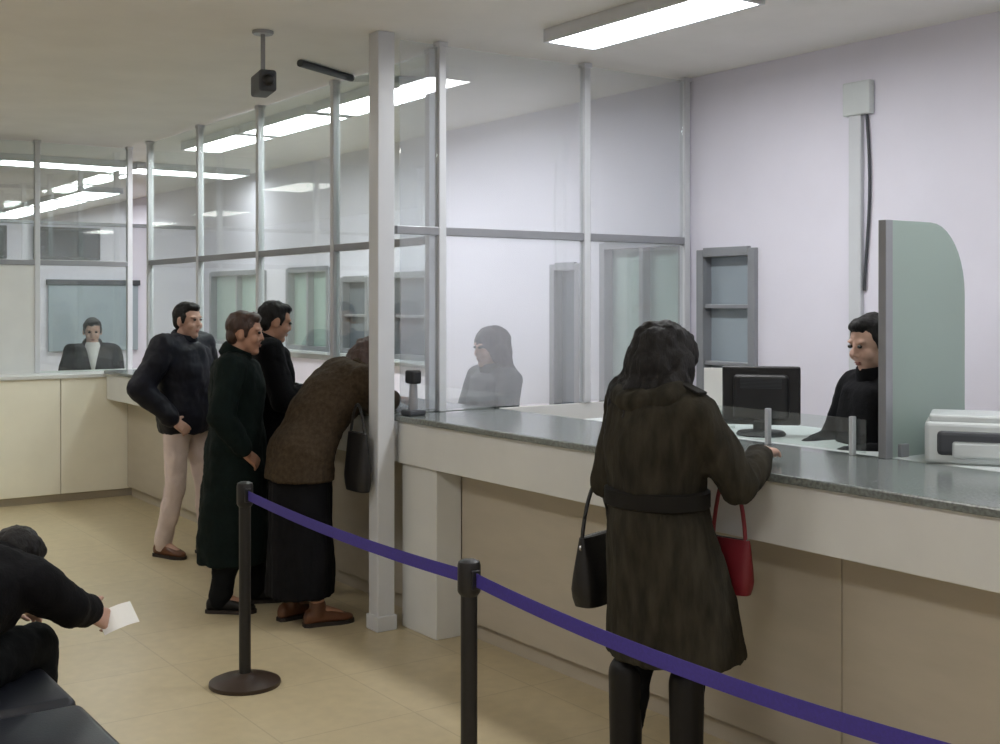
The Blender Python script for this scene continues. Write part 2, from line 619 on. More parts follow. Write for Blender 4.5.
# cross divider from the column to the staff wall (runs along n)
t = partition('glass_partition', 'hazy glass divider with three white posts between the two staff bays right of the column', [.28, 1.28, 2.08], TOPZ + .002, 2.08,
              [TOPZ + .01, TOPZ + .01], W(0, 0, 0), ROT + math.pi / 2, M['glass_div'], M['glass_div'])
b = B(); box(b, .03, .257, -.005, .005, TOPZ + .01, 2.058); obj('lower_pane', b, M['glass_div'], t)
b = B(); box(b, .03, .257, -.005, .005, 2.102, CEIL - .02); obj('upper_pane', b, M['glass_div'], t)
b = B(); box(b, .0, .26, -.021, .021, 2.058, 2.102, .003); obj('rail', b, M['greymetal'], t)
b = B(); box(b, .67, 2.09, -.012, .012, .04, TOPZ, .004); obj('solid_panel', b, M['cream'], t)
b = B(); box(b, .67, 2.10, -.03, .03, 0.0, .04, .003); obj('floor_track', b, M['greymetal'], t)

# low glass sheet along the back edge of the near countertop, on little white posts
t = thing('counter_screen', 'low clear glass strip on thin white posts along the counter by the monitor', 'glass screen', W(0, .60, TOPZ), ROT)
for x in (1.55, 2.04, 2.47):
    b = B(); box(b, x - .009, x + .009, -.012, .012, 0, .15, .003); obj('post', b, M['whitemetal'], t)
b = B(); box(b, 1.5, 2.52, .013, .019, .012, .14, .001); obj('pane', b, M['glass'], t)

# frosted green screen with a rounded corner, standing on the counter across it
b = B()
y0, y1, z0, z1, rr = .0, .50, 0, .90, .22
pts = [(y0, z0), (y1, z0), (y1, z1 - rr - .06)]
for k in range(1, 10):
    th = math.pi / 2 * k / 10
    pts.append((y1 - rr + rr * math.cos(th), z1 - rr - .06 + (rr + .06) * math.sin(th)))
pts += [(y1 - rr, z1), (y0, z1)]
va = [b.verts.new((-.006, p[0], p[1])) for p in pts]
vb = [b.verts.new((.006, p[0], p[1])) for p in pts]
b.faces.new(va); b.faces.new(list(reversed(vb)))
for i in range(len(pts)):
    j = (i + 1) % len(pts)
    b.faces.new((va[i], va[j], vb[j], vb[i]))
t = thing('desk_screen', 'frosted green glass screen with one rounded corner standing beside the dark haired clerk', 'glass screen', W(2.60, .62, TOPZ), ROT)
obj('pane', b, M['frost'], t)
b = B(); box(b, -.018, .018, -.012, .03, 0, .9, .003); obj('edge_post', b, M['greymetal'], t)
for yy in (.10, .42):
    b = B(); box(b, -.022, .022, yy - .025, yy + .025, 0.0 if yy < .2 else -.06, .05, .004); obj('clamp', b, M['greymetal'], t)

# ================================================================== CEILING LIGHTS
def ceiling_light(label, a, n, lamp, along='a', L=1.2, wd=.28, group=None):
    rz = ROT if along == 'a' else ROT + math.pi / 2
    t = thing('ceiling_light', label, 'light', W(a, n, CEIL), rz, group)
    b = B()
    box(b, -L / 2, L / 2, -wd / 2, -wd / 2 + .02, -.07, -.001, .003)
    box(b, -L / 2, L / 2, wd / 2 - .02, wd / 2, -.07, -.001, .003)
    box(b, -L / 2, -L / 2 + .02, -wd / 2 + .02, wd / 2 - .02, -.07, -.001, .003)
    box(b, L / 2 - .02, L / 2, -wd / 2 + .02, wd / 2 - .02, -.07, -.001, .003)
    box(b, -L / 2 + .02, L / 2 - .02, -wd / 2 + .02, wd / 2 - .02, -.02, -.001)
    obj('housing', b, M['whitemetal'], t)
    b = B(); box(b, -L / 2 + .022, L / 2 - .022, -wd / 2 + .022, wd / 2 - .022, -.065, -.03, .006); obj('diffuser', b, lamp, t)
    return t


ceiling_light('bright strip light on the ceiling at the top above the brown coated woman', 1.16, .72, M['lamp_staff'], wd=.34)
ceiling_light('strip light over the staff nearest the white column, first of the row behind glass', -1.56, .76, M['lamp_staff'], wd=.36)
ceiling_light('middle strip light of the row receding behind the glass left of the column', -2.86, .76, M['lamp_staff'], wd=.36)
ceiling_light('farthest strip light of the row receding behind the glass left of the column', -4.16, .76, M['lamp_staff'], wd=.36)
ceiling_light('strip light in the rear office, above the far left clerk', -6.65, .05, M['lamp_office'], 'n', wd=.5)
ceiling_light('strip light in the rear office nearest the back windows', -6.65, 1.33, M['lamp_office'], 'n', wd=.5)
for a, lb in ((-9.9, 'nearest'), (-11.3, 'second'), (-12.7, 'third'), (-14.1, 'farthest')):  # added fixtures standing in for lamps mirrored in the partition glass
    ceiling_light('added wide strip light beyond the low far wall in place of a glass reflection, %s of that row' % lb, a, 1.25, M['lamp_office'], 'a', 1.25, .5)
ceiling_light('strip light over the staff desk out past the printer', 3.5, .76, M['lamp_staff'])
ceiling_light('strip light over the staff side at the near end of the counter', 6.0, .76, M['lamp_staff'])
for a, lb in ((-3.3, 'hall fill light nearest the side counter'), (1.2, 'hall fill light over the waiting chairs'),
              (4.2, 'hall fill light beside the camera end of the room'), (7.0, 'hall fill light by the rear wall')):
    ceiling_light('added unseen wide ' + lb, a, -2.3 if a < -3 else -3.1, M['fill_hall'], 'a', 1.2, .58)  # added out of view to brighten the hall and side counter

# conduit across the ceiling
b = B(); tube(b, [(-1.156, 6.93, CEIL - .02), (-.915, 7.4, CEIL - .02)], .022)
c = struct('trim_1', b, M['darkgrey'])
# security camera on a drop rod
t = thing('security_camera', 'dark security camera hanging on a rod from the ceiling above the queue', 'camera', (-1.225, 6.2, CEIL), 0.4)
b = B(); lathe(b, [(.05, -.018), (.055, -.012), (.055, -.001)], 24); obj('ceiling_plate', b, M['greymetal'], t, smooth=True)
b = B(); rc(b, (0, 0, -.01), .012, (0, 0, -.22), .012); obj('rod', b, M['greymetal'], t, smooth=True)
b = B(); box(b, -.045, .045, -.13, .10, -.33, -.22, .015, 3); h = obj('housing', b, M['darkgrey'], t)
b = B(); rc(b, (0, -.12, -.275), .032, (0, -.145, -.275), .028); obj('lens', b, M['black'], h, smooth=True)

# dark panels high on the far wall, and a framed notice board
for n, lb in ((.55, 'dark grey wall panel high on the far wall above the far left clerk'), (-.45, 'dark grey wall panel high on the far wall at the left edge')):
    t = thing('display_panel', lb, 'display', W(AF + .022, n, 2.17), ROT - math.pi / 2)
    b = B(); box(b, -.36, .36, 0, .06, 0, .36, .008); obj('casing', b, M['black'], t)
    b = B(); box(b, -.33, .33, .058, .066, .03, .33, .002); obj('screen', b, M['screen'], t)
t = thing('notice_board', 'pale notice board with a dark top rail on the wall behind the far left clerk', 'notice board', W(AF + .022, .85, 1.15), ROT - math.pi / 2)
b = B(); box(b, -.5, .5, 0, .025, 0, .74, .004); obj('board', b, M['pane_blue'], t)
b = B(); box(b, -.52, .52, 0, .045, .74, .80, .004); obj('top_rail', b, M['darkgrey'], t)

# ================================================================== THINGS ON THE COUNTER
# monitor, seen from behind
t = thing('monitor', 'black computer monitor with its back to the hall standing beside the brown coated woman', 'monitor', W(1.78, .84, TOPZ), math.radians(-14))
b = B(); lathe(b, [(.105, 0), (.11, .006), (.10, .018), (.03, .026)], 32); obj('base', b, M['black'], t, smooth=True)
b = B(); box(b, -.035, .035, -.015, .02, .02, .12, .008); obj('stand', b, M['black'], t)
b = B(); box(b, -.17, .17, -.005, .03, .045, .305, .01, 3); sh = obj('shell', b, M['black'], t)
b = B(); box(b, -.12, .12, -.045, .0, .07, .27, .018, 3); obj('rear_cover', b, M['black'], sh)
b = B()
for k in range(8):
    box(b, -.09, .09, -.049, -.044, .21 + k * .006, .2125 + k * .006)
obj('vent', b, M['darkgrey'], sh)
b = B(); box(b, -.155, .155, .0295, .0315, .06, .29); obj('screen', b, M['screen'], sh)

# paper stand left of the monitor
t = thing('paper_holder', 'white sheet on a small stand between the woman and the black monitor', 'paper holder', W(1.44, .93, TOPZ), math.radians(-10))
b = B(); box(b, -.07, .07, -.04, .05, 0, .012, .003); obj('foot', b, M['offwhite'], t)
b = B(); box(b, -.008, .008, -.005, .006, .01, .2, .002); obj('stem', b, M['offwhite'], t)
b = B(); box(b, -.075, .075, -.012, -.006, .08, .28, .001); obj('sheet', b, M['paper'], t)

# passbook printer
t = thing('printer', 'light grey counter printer with a dark rounded opening at the right edge', 'printer', W(2.86, .84, TOPZ), ROT + math.radians(33))
b = B(); box(b, -.19, .19, -.13, .13, 0, .155, .016, 3); bd = obj('body', b, M['offwhite'], t)
b = B(); box(b, -.175, .175, -.12, .12, .148, .18, .010, 3); obj('lid', b, M['offwhite'], t)
b = B(); box(b, -.15, .15, -.138, -.10, .03, .125, .018, 3); o = obj('paper_slot', b, M['darkgrey'], t)
b = B(); box(b, -.095, .095, -.146, -.135, .026, .085, .010, 3); obj('tray', b, M['offwhite'], o)
b = B()
for k in range(3):
    box(b, .160, .180, -.136, -.129, .06 + k * .025, .072 + k * .025, .002)
obj('button', b, M['darkgrey'], t)

# small intercom by the column
t = thing('counter_intercom', 'small grey intercom with a black top on the counter just right of the column', 'intercom', W(.10, .05, TOPZ), ROT)
b = B(); box(b, -.045, .05, -.05, .05, 0, .03, .008); obj('base', b, M['darkgrey'], t)
b = B(); rc(b, (0, 0, .02), .026, (0, 0, .16), .020); obj('stem', b, M['greymetal'], t, smooth=True)
b = B(); box(b, -.04, .04, -.03, .03, .165, .235, .012, 3); obj('speaker_head', b, M['black'], t)

# ================================================================== QUEUE BARRIER
def stanchion(label, loc):
    t = thing('barrier_post', label, 'barrier post', loc, 0.0)
    b = B()
    lathe(b, [(.155, 0), (.158, .006), (.156, .018), (.13, .030), (.07, .040), (.036, .050), (.03, .055)], 40)
    obj('base', b, M['bronze'], t, smooth=True)
    b = B(); lathe(b, [(.026, .04), (.026, .80)], 24); obj('pole', b, M['blackmetal'], t, smooth=True)
    b = B(); lathe(b, [(.026, .79), (.034, .80), (.036, .806), (.036, .885), (.033, .896), (.02, .902)], 24)
    hd = obj('belt_head', b, M['blackmetal'], t, smooth=True)
    b = B(); box(b, .02, .042, -.014, .014, .815, .875, .003)
    box(b, -.042, -.02, -.014, .014, .815, .875, .003)
    obj('belt_slot', b, M['black'], hd)
    return t


Q = [V((-1.133, 5.33, 0)), V((-.096, 3.72, 0)), V((1.10, 2.02, 0))]
labs = ['black barrier post on a round brown base standing in front of the queue',
        'black barrier post in the middle with purple belts on both sides',
        'black barrier post at the near end of the purple belt']
for p, l in zip(Q, labs):
    s_ = stanchion(l, p)
    s_.rotation_euler = (0, 0, math.atan2(Q[1].y - Q[0].y, Q[1].x - Q[0].x))


def belt(label, p, q, sag):
    d = (q - p).normalized()
    p, q = p + d * .040, q - d * .040
    L = (q - p).length
    nx = V((-d.y, d.x, 0))
    b = B()
    K = 24
    rows = []
    for i in range(K + 1):
        t_ = i / K
        c = p + d * (L * t_) + V((0, 0, .845 - sag * 4 * t_ * (1 - t_)))
        rows.append([c + nx * .001 + V((0, 0, -.021)), c + nx * .001 + V((0, 0, .021)), c - nx * .001 + V((0, 0, .021)), c - nx * .001 + V((0, 0, -.021))])
    ring_mesh(b, rows)
    o = obj('barrier_belt', b, M['belt'], smooth=False)
    tag(o, label, 'barrier belt')


belt('purple barrier belt stretched from the far post to the middle post', Q[0], Q[1], .02)
belt('purple barrier belt running from the middle post past the woman to the right', Q[1], Q[2], .045)

# ================================================================== WAITING CHAIRS
def make_chair(label, loc, rz, group):
    t = thing('waiting_chair', label, 'chair', loc, rz, group)
    # x right, y forward
    b = B()
    box(b, -.222, .222, -.20, .24, .40, .475, .03, 4)
    obj('seat', b, M['vinyl'], t, smooth=True)
    b = B()
    secs = []
    for k in range(13):
        z = .50 + .33 * k / 12
        y = -.215 - .10 * (k / 12) + .015 * math.sin(k / 12 * math.pi)
        wdt = .235 * (1 - .55 * max(0, (k - 8.5) / 3.5) ** 3) * (1 - .25 * max(0, (2 - k) / 2) ** 2)
        th = .034 * (1 - .75 * max(0, (k - 10) / 2) ** 2)
        secs.append((V((0, y, z)), V((wdt, 0, 0)), V((0, th, 0))))
    loft(b, secs, 32, 3.6)
    bk = obj('backrest', b, M['vinyl'], t, smooth=True)
    b = B()
    pts = []
    for k in range(13):
        z = .50 + .345 * k / 12
        y = -.250 - .10 * (k / 12)
        pts.append((.225 * (1 - .5 * max(0, (k - 8.5) / 3.5) ** 3), y, z))
    loop = pts + [(-p[0], p[1], p[2]) for p in reversed(pts)]
    tube(b, loop, .010, 8)
    obj('back_frame', b, M['greymetal'], t, smooth=True)
    for sx in (-1, 1):
        b = B(); tube(b, [(sx * .215, .20, .41), (sx * .215, .22, .2), (sx * .215, .235, .0)], .012); obj('leg', b, M['chrome'], t, smooth=True)
        b = B(); tube(b, [(sx * .215, -.25, .55), (sx * .215, -.215, .42), (sx * .215, -.225, .2), (sx * .215, -.26, .0)], .012); obj('leg', b, M['chrome'], t, smooth=True)
        b = B(); tube(b, [(sx * .215, -.215, .405), (sx * .215, .20, .405)], .010); obj('seat_rail', b, M['chrome'], t, smooth=True)
    return t


FN = math.atan2(N.y, N.x) - math.pi / 2       # rotation that turns local +y to the counter
make_chair('dark waiting chair beyond the seated person, at the left edge', W(.985, -2.34), FN, 'waiting chairs')
make_chair('dark waiting chair under the seated person in black', W(1.465, -2.34), FN, 'waiting chairs')
make_chair('empty dark waiting chair lowest in the bottom left corner', W(1.945, -2.34), FN, 'waiting chairs')


# ================================================================== PEOPLE
class J(dict):
    __getattr__ = dict.__getitem__


def stand(H=1.70, **kw):
    k = H / 1.70
    j = J(
        hipL=V((-.09, 0, .90)), hipR=V((.09, 0, .90)), kneeL=V((-.10, .02, .49)), kneeR=V((.10, .02, .49)),
        ankL=V((-.11, -.02, .085)), ankR=V((.11, -.02, .085)), toeL=V((-.15, 1, 0)), toeR=V((.15, 1, 0)),
        pelvis=V((0, 0, .93)), waist=V((0, .005, 1.08)), chest=V((0, .0, 1.26)), upper=V((0, -.01, 1.39)), neck=V((0, -.012, 1.45)),
        head=V((0, .025, 1.585)), face=V((0, 1, 0)), up=V((0, 0, 1)),
        shL=V((-.185, -.01, 1.395)), shR=V((.185, -.01, 1.395)), elL=V((-.25, -.03, 1.12)), elR=V((.25, -.03, 1.12)),
        wrL=V((-.24, .08, .89)), wrR=V((.24, .08, .89)))
    for q in list(j):
        if q[:3] not in ('toe', 'fac') and q != 'up':
            j[q] = j[q] * k
    for q, v in kw.items():
        j[q] = V(v)
    return j


def hand(bm, w, d, pn, thumb, curl=.35, k=1.0):
    """w wrist, d hand direction, pn palm normal, thumb: side vector the thumb leaves on"""
    d = d.normalized()
    pn = (pn - d * pn.dot(d)).normalized()
    s = d.cross(pn).normalized()
    if s.dot(thumb) < 0:
        s = -s
    rc(bm, w - d * .03, .025 * k, w + d * .02, .026 * k)
    for off, r in ((-.026, .015), (-.009, .016), (.009, .016), (.026, .015)):
        rc(bm, w + d * .015 * k + s * off * .7 * k, r * k, w + d * .085 * k + s * off * k, r * .86 * k)
    for i, (off, ln) in enumerate(((.030, .068), (.010, .077), (-.010, .072), (-.029, .056))):
        p = w + d * (.088 * k) + s * off * k
        ang = curl * (.8 + .12 * i)
        dd = (d + s * off * 2.2).normalized()
        for q, part in enumerate((.45, .32, .25)):
            ang2 = ang * (q + .6)
            dv = (dd * math.cos(ang2) + pn * math.sin(ang2)).normalized()
            p2 = p + dv * (ln * part * k)
            rc(bm, p, (.0095 - .0008 * q) * k, p2, (.0088 - .0008 * q) * k, 10, 3)
            p = p2
    p = w + d * .022 * k + s * .030 * k
    dv = (d * .55 + s * .75 + pn * .25).normalized()
    p2 = p + dv * .042 * k
    rc(bm, p, .0135 * k, p2, .0105 * k, 10, 3)
    dv = (d * .85 + s * .35 + pn * .35).normalized()
    rc(bm, p2, .0105 * k, p2 + dv * .034 * k, .0085 * k, 10, 3)


def axes(face, up):
    f = face.normalized()
    r = f.cross(up).normalized()
    u = r.cross(f).normalized()
    return r, f, u


def spine(j, g=0.0, low=0.0, wide=1.0):
    """sections of the trunk, g grows them"""
    rh = (j.hipR - j.hipL).normalized()
    rs = (j.shR - j.shL).normalized()
    pts = [j.pelvis + (j.pelvis - j.waist).normalized() * (.09 + low), j.pelvis, j.waist, j.chest, j.upper, j.upper + (j.neck - j.upper) * .7]
    wid = [(.150, .105), (.168, .120), (.145, .105), (.165, .118), (.165, .098), (.085, .070)]
    secs = []
    for i, p in enumerate(pts):
        tn = (pts[min(i + 1, len(pts) - 1)] - pts[max(i - 1, 0)]).normalized()
        r = rh.lerp(rs, min(1, i / 4.0)).normalized()
        f = tn.cross(r).normalized()
        secs.append((p, r * (wid[i][0] * wide + g), f * (wid[i][1] + g)))
    return secs


def base_body(t, j, skin, hl=None, hr=None, seated=False, k=1.0):
    b = B()
    loft(b, spine(j), 24)
    r, f, u = axes(j.face, j.up)
    h = j.head
    R = Matrix((r, f, u)).transposed()
    rc(b, j.neck - (h - j.neck).normalized() * .04, .062, h - u * .05 - f * .015, .052)
    ell(b, h + u * .022 - f * .012, (.076, .094, .094), R)
    ell(b, h - u * .035 + f * .018, (.060, .068, .080), R)
    ell(b, h - u * .095 + f * .052, (.030, .030, .024), R)                      # chin
    rc(b, h + u * .018 + f * .078, .009, h - u * .022 + f * .094, .0115, 10, 3)   # nose
    for s in (-1, 1):
        ell(b, h - u * .025 + f * .087 + r * s * .010, (.008, .010, .007), R, 10, 6)
        ell(b, h - u * .03 + f * .058 + r * s * .038, (.024, .026, .026), R)     # cheek
        ell(b, h + u * .028 + f * .072 + r * s * .028, (.026, .013, .009), R)    # brow
        ell(b, h - u * .008 - f * .008 + r * s * .078, (.011, .020, .032), R)    # ear
    for s in ('L', 'R'):
        sh, el, wr = j['sh' + s], j['el' + s], j['wr' + s]
        rc(b, sh, .052, el, .042)
        rc(b, el, .042, wr, .028)
        rc(b, j['hip' + s], .085, j['knee' + s], .056)
        rc(b, j['knee' + s], .055, j['ank' + s], .036)
        rc(b, j['ank' + s], .036, j['ank' + s] + j['toe' + s].normalized() * .12 - V((0, 0, .045)), .03)
        spec = hl if s == 'L' else hr
        d0 = (wr - el).normalized()
        if spec is None:
            sgn = -1 if s == 'L' else 1
            spec = dict(d=d0, pn=V((-sgn, .1, 0)), thumb=V((0, 1, .1)), curl=.4)
        hand(b, wr, spec['d'], spec['pn'], spec['thumb'], spec.get('curl', .4))
    body = remeshed('body', b, .0065, skin, t, 3)
    for s in (-1, 1):
        b = B(); ell(b, h + u * .010 + f * .0815 + r * s * .030, (.0125, .009, .008), R, 12, 8); obj('eye', b, M['eye'], t, smooth=True)
    b = B()
    ell(b, h - u * .058 + f * .0845, (.020, .006, .004), R, 12, 8)
    ell(b, h - u * .066 + f * .0825, (.016, .006, .005), R, 12, 8)
    obj('mouth', b, M['lips'], t, smooth=True)
    return body


def short_hair(t, j, m):
    r, f, u = axes(j.face, j.up)
    R = Matrix((r, f, u)).transposed()
    h = j.head
    b = B()
    ell(b, h + u * .042 - f * .026, (.083, .096, .086), R)
    ell(b, h - u * .01 - f * .056, (.070, .056, .070), R)
    ell(b, h + u * .088 + f * .02, (.058, .060, .034), R)
    for s in (-1, 1):
        rc(b, h + u * .03 + f * .02 + r * s * .070, .016, h - u * .012 + f * .016 + r * s * .072, .009)
    remeshed('hair', b, .007, m, t, 2, .006, (38, 38, 20))


def long_hair(t, j, m, down=.24, vol=1.0, back=None):
    r, f, u = axes(j.face, j.up)
    R = Matrix((r, f, u)).transposed()
    h = j.head
    b = B()
    ell(b, h + u * .035 - f * .03, (.098 * vol, .108 * vol, .096), R)
    ell(b, h - u * .03 - f * .055, (.104 * vol, .082 * vol, .110), R)
    bk = back if back is not None else (j.chest - j.neck).normalized()
    for s in (-1, -.5, 0, .5, 1):
        p0 = h + r * s * .078 * vol - f * (.05 - .03 * abs(s)) - u * .02
        p1 = h + r * s * .108 * vol - f * (.088 - .04 * abs(s)) - u * .14
        p2 = p1 + bk * (down - .10) - f * .02
        rc(b, p0, .048 * vol, p1, .050 * vol)
        rc(b, p1, .050 * vol, p2, .026 * vol)
    remeshed('hair', b, .009, m, t, 4, .012, (34, 34, 9))


def upper_garment(t, j, m, name='jacket', g=.03, hem=None, sleeve=(.075, .062, .048), collar=True, wrinkle=.012, wide=1.0, cuff=.03, seed=0.0, hem_secs=None, power=2.2):
    b = B()
    secs = spine(j, g, 0.0, wide)
    if hem_secs:
        secs = list(reversed(hem_secs)) + secs[3:]
    loft(b, secs, 32, power)
    if hem_secs:
        loft(b, spine(j, g, -.02, wide), 32, power)
    for s in ('L', 'R'):
        sh, el, wr = j['sh' + s], j['el' + s], j['wr' + s]
        d = (wr - el).normalized()
        rc(b, j.upper.lerp(sh, .5), sleeve[0] + .004, sh, sleeve[0])
        rc(b, sh, sleeve[0], el, sleeve[1])
        rc(b, el, sleeve[1], wr - d * cuff, sleeve[2], 14, 2)
    o = remeshed(name, b, .011, m, t, 5, wrinkle, (8, 8, 6), seed=seed)
    if collar:
        b = B()
        ax = (j.head - j.neck).normalized()
        x, y, _ = frame_of(ax)
        rings = []
        for rr_, hh in ((.072, -.03), (.092, -.015), (.090, .035), (.080, .055), (.072, .050), (.070, .0)):
            rings.append([j.neck + ax * hh + (x * math.cos(2 * math.pi * i / 20) + y * math.sin(2 * math.pi * i / 20)) * rr_ for i in range(20)])
        ring_mesh(b, rings)
        obj('collar', b, m, o, smooth=True)
    return o


def trousers(t, j, m, r=(.10, .076, .066), name='trousers', low=-.005, seed=0.0, wrinkle=.010):
    b = B()
    loft(b, spine(j, .016)[:3], 28)
    for s in ('L', 'R'):
        hp, kn, an = j['hip' + s], j['knee' + s], j['ank' + s]
        rc(b, hp, r[0], kn, r[1])
        rc(b, kn, r[1], an + (kn - an).normalized() * low, r[2], 14, 2)
    return remeshed(name, b, .011, m, t, 4, wrinkle, (10, 10, 9), seed=seed)


def shoe(t, j, m, k=1.0, boot=0.0):
    for s in ('L', 'R'):
        an = j['ank' + s]
        f = j['toe' + s].normalized()
        r = f.cross(V((0, 0, 1))).normalized()
        z0 = an.z - .085
        c0 = V((an.x, an.y, 0))
        b = B()
        secs = []
        for y, w, zt in ((-.075, .020, .05), (-.06, .034, .075), (-.01, .038, .085), (.05, .041, .075), (.11, .046, .055), (.155, .042, .042), (.185, .026, .034), (.195, .010, .026)):
            secs.append((c0 + f * y * k + V((0, 0, z0 + .012 + zt / 2)), r * w * k, V((0, 0, zt / 2))))
        loft(b, secs, 18, 2.6)
        rc(b, an - V((0, 0, .02)), .045 + boot * .035, an + V((0, 0, .02 + boot)), .045 + boot * .055)
        so = remeshed('shoe', b, .008, m, t, 2)
        b = B()
        pts = []
        outl = [(-.078, .022), (-.06, .036), (-.01, .036), (.05, .040), (.11, .048), (.155, .044), (.188, .028), (.20, .008)]
        ring = [c0 + f * y * k + r * w * k for y, w in outl] + [c0 + f * y * k - r * w * k for y, w in reversed(outl)]
        ring_mesh(b, [[p + V((0, 0, z0 + .0)) for p in ring], [p + V((0, 0, z0 + .02)) for p in ring]])
        obj('sole', b, M['sole'], so)


def person(label, loc, f, ):
    rz = math.atan2(f[1], f[0]) - math.pi / 2
    return thing('person', label, 'person', loc, rz)


# ---- the woman in the olive-brown coat, leaning on the near counter, seen from behind
P = W(2.38, -.34)
P = P + V((.015, 0, 0))
t = person('woman in a belted dark brown coat with long dark hair leaning on the counter', (P.x, P.y, 0), N)
j = stand(1.62,
          head=(-.03, .07, 1.49), face=(.05, .9, -.35), up=(0, .3, 1), neck=(0, .01, 1.375), upper=(0, -.01, 1.325), chest=(0, -.02, 1.20), waist=(0, -.02, 1.03), pelvis=(0, -.02, .89),
          shL=(-.175, .0, 1.325), shR=(.175, .0, 1.325), elL=(-.25, -.02, 1.05), elR=(.24, .14, 1.08), wrL=(-.17, .27, 1.165), wrR=(.12, .385, 1.165),
          ankL=(-.105, -.06, .085), ankR=(.105, .03, .085), kneeL=(-.10, -.01, .47), kneeR=(.10, .05, .47))
base_body(t, j, M['skin2'], hl=dict(d=V((.5, .9, -.05)), pn=V((0, 0, -1)), thumb=V((1, 0, 0)), curl=.25),
          hr=dict(d=V((-.5, .9, -.05)), pn=V((0, 0, -1)), thumb=V((-1, 0, 0)), curl=.25))
hem = []
for z, wx, wy, cy in ((1.03, .178, .146, -.01), (.93, .195, .165, .0), (.80, .22, .185, .03), (.66, .24, .205, .055), (.52, .258, .222, .08), (.47, .26, .226, .085)):
    hem.append((V((0, cy, z)), V((wx, 0, 0)), V((0, wy, 0))))
co = B()
secs = list(reversed(hem)) + [(s[0], s[1], s[2]) for s in spine(j, .036)[3:]]
loft(co, secs, 40, 2.1)
for s in ('L', 'R'):
    sh, el, wr = j['sh' + s], j['el' + s], j['wr' + s]
    d = (wr - el).normalized()
    rc(co, j.upper.lerp(sh, .5), .082, sh, .08)
    rc(co, sh, .08, el, .066)
    rc(co, el, .066, wr - d * .03, .052, 14, 2)
coat = remeshed('coat', co, .010, M['olive'], t, 5, .013, (11, 11, 3.2), seed=3.1)
b = B()
rings = []
for hh, g in ((1.00, .005), (1.005, .014), (1.055, .014), (1.06, .005)):
    rings.append([V((math.cos(2 * math.pi * i / 40) * (.186 + g), -.01 + math.sin(2 * math.pi * i / 40) * (.154 + g), hh)) for i in range(40)])
ring_mesh(b, rings)
obj('belt', b, M['olive_dark'], coat, smooth=True)
# hood lying on the shoulders
b = B()
for i in range(9):
    th = math.pi * (.02 + .96 * i / 8)
    th2 = math.pi * (.02 + .96 * (i + 1) / 8)
    if i < 8:
        rc(b, (math.cos(th) * .125, -.015 - math.sin(th) * .085, 1.385 - .03 * math.sin(th)), .050, (math.cos(th2) * .125, -.015 - math.sin(th2) * .085, 1.385 - .03 * math.sin(th2)), .050)
remeshed('hood', b, .010, M['olive'], coat, 4, .012, (16, 16, 8), seed=1.0)
for s in (-1, 1):                     # shoulder tabs and cuffs
    b = B(); box(b, -.055, .055, -.022, .022, -.004, .006, .003)
    o = obj('shoulder_tab', b, M['olive_dark'], coat, loc=(s * .165, -.005, 1.412))
    o.rotation_euler = (0, s * .30, 0)
long_hair(t, j, M['hair'], .27, 1.16, back=V((0, -.25, -1)).normalized())
trousers(t, j, M['darktrouser'], (.090, .066, .050), low=.12, seed=2)
shoe(t, j, M['blackshoe'], boot=.30)


def tow(P, f, q):
    """a point of a person's frame in the world"""
    f = V((f[0], f[1], 0)).normalized()
    r = V((f.y, -f.x, 0))
    return V((P.x, P.y, 0)) + r * q[0] + f * q[1] + V((0, 0, q[2]))


# her black shoulder bag, hanging from the left elbow
def bag(name, label, m, loc, rz, w, h, d, strap_h, cat='bag', spread=.5):
    t = thing(name, label, cat, loc, rz)
    b = B()
    secs = []
    for k in range(9):
        u = k / 8
        secs.append((V((0, 0, h * u)), V((w / 2 * (1 - .12 * u ** 2) * (.86 + .14 * min(1, u * 5)), 0, 0)), V((0, d / 2 * (1 - .72 * u ** 1.4) * (.75 + .25 * min(1, u * 5)), 0))))
    loft(b, secs, 28, 3.2)
    bd = obj('body', b, m, t, smooth=True)
    b = B(); box(b, -w * .40, w * .40, -.006, .006, h - .008, h + .004, .003); obj('zip', b, M['chrome'], bd)
    b = B()
    pts = []
    for k in range(17):
        th = math.pi * k / 16
        pts.append((math.cos(th) * w * spread * (1 - .35 * math.sin(th)), 0, h * .86 + math.sin(th) ** .8 * strap_h))
    tube(b, pts, .0075, 8)
    obj('strap', b, m, t, smooth=True)
    for s in (-1, 1):
        b = B(); lathe(b, [(.012, -.004), (.014, 0), (.012, .004)], 14, (0, 0, 0))
        o = obj('buckle', b, M['chrome'], t, smooth=True, loc=(s * w * spread, 0, h * .86))
        o.rotation_euler = (math.pi / 2, 0, 0)
    return t


p = tow(P, N, (-.315, -.02, .60))
bag('shoulder_bag', 'black bag hanging by its strap from the left arm of the brown coated woman', M['blackbag'], p, ROT + 1.9, .24, .25, .13, .22, spread=.42)
p = tow(P, N, (.09, .25, .68))
bag('handbag', 'small red handbag hanging in front of the brown coated woman by the counter', M['redbag'], p, FN + .2, .19, .19, .08, .27, spread=.36)

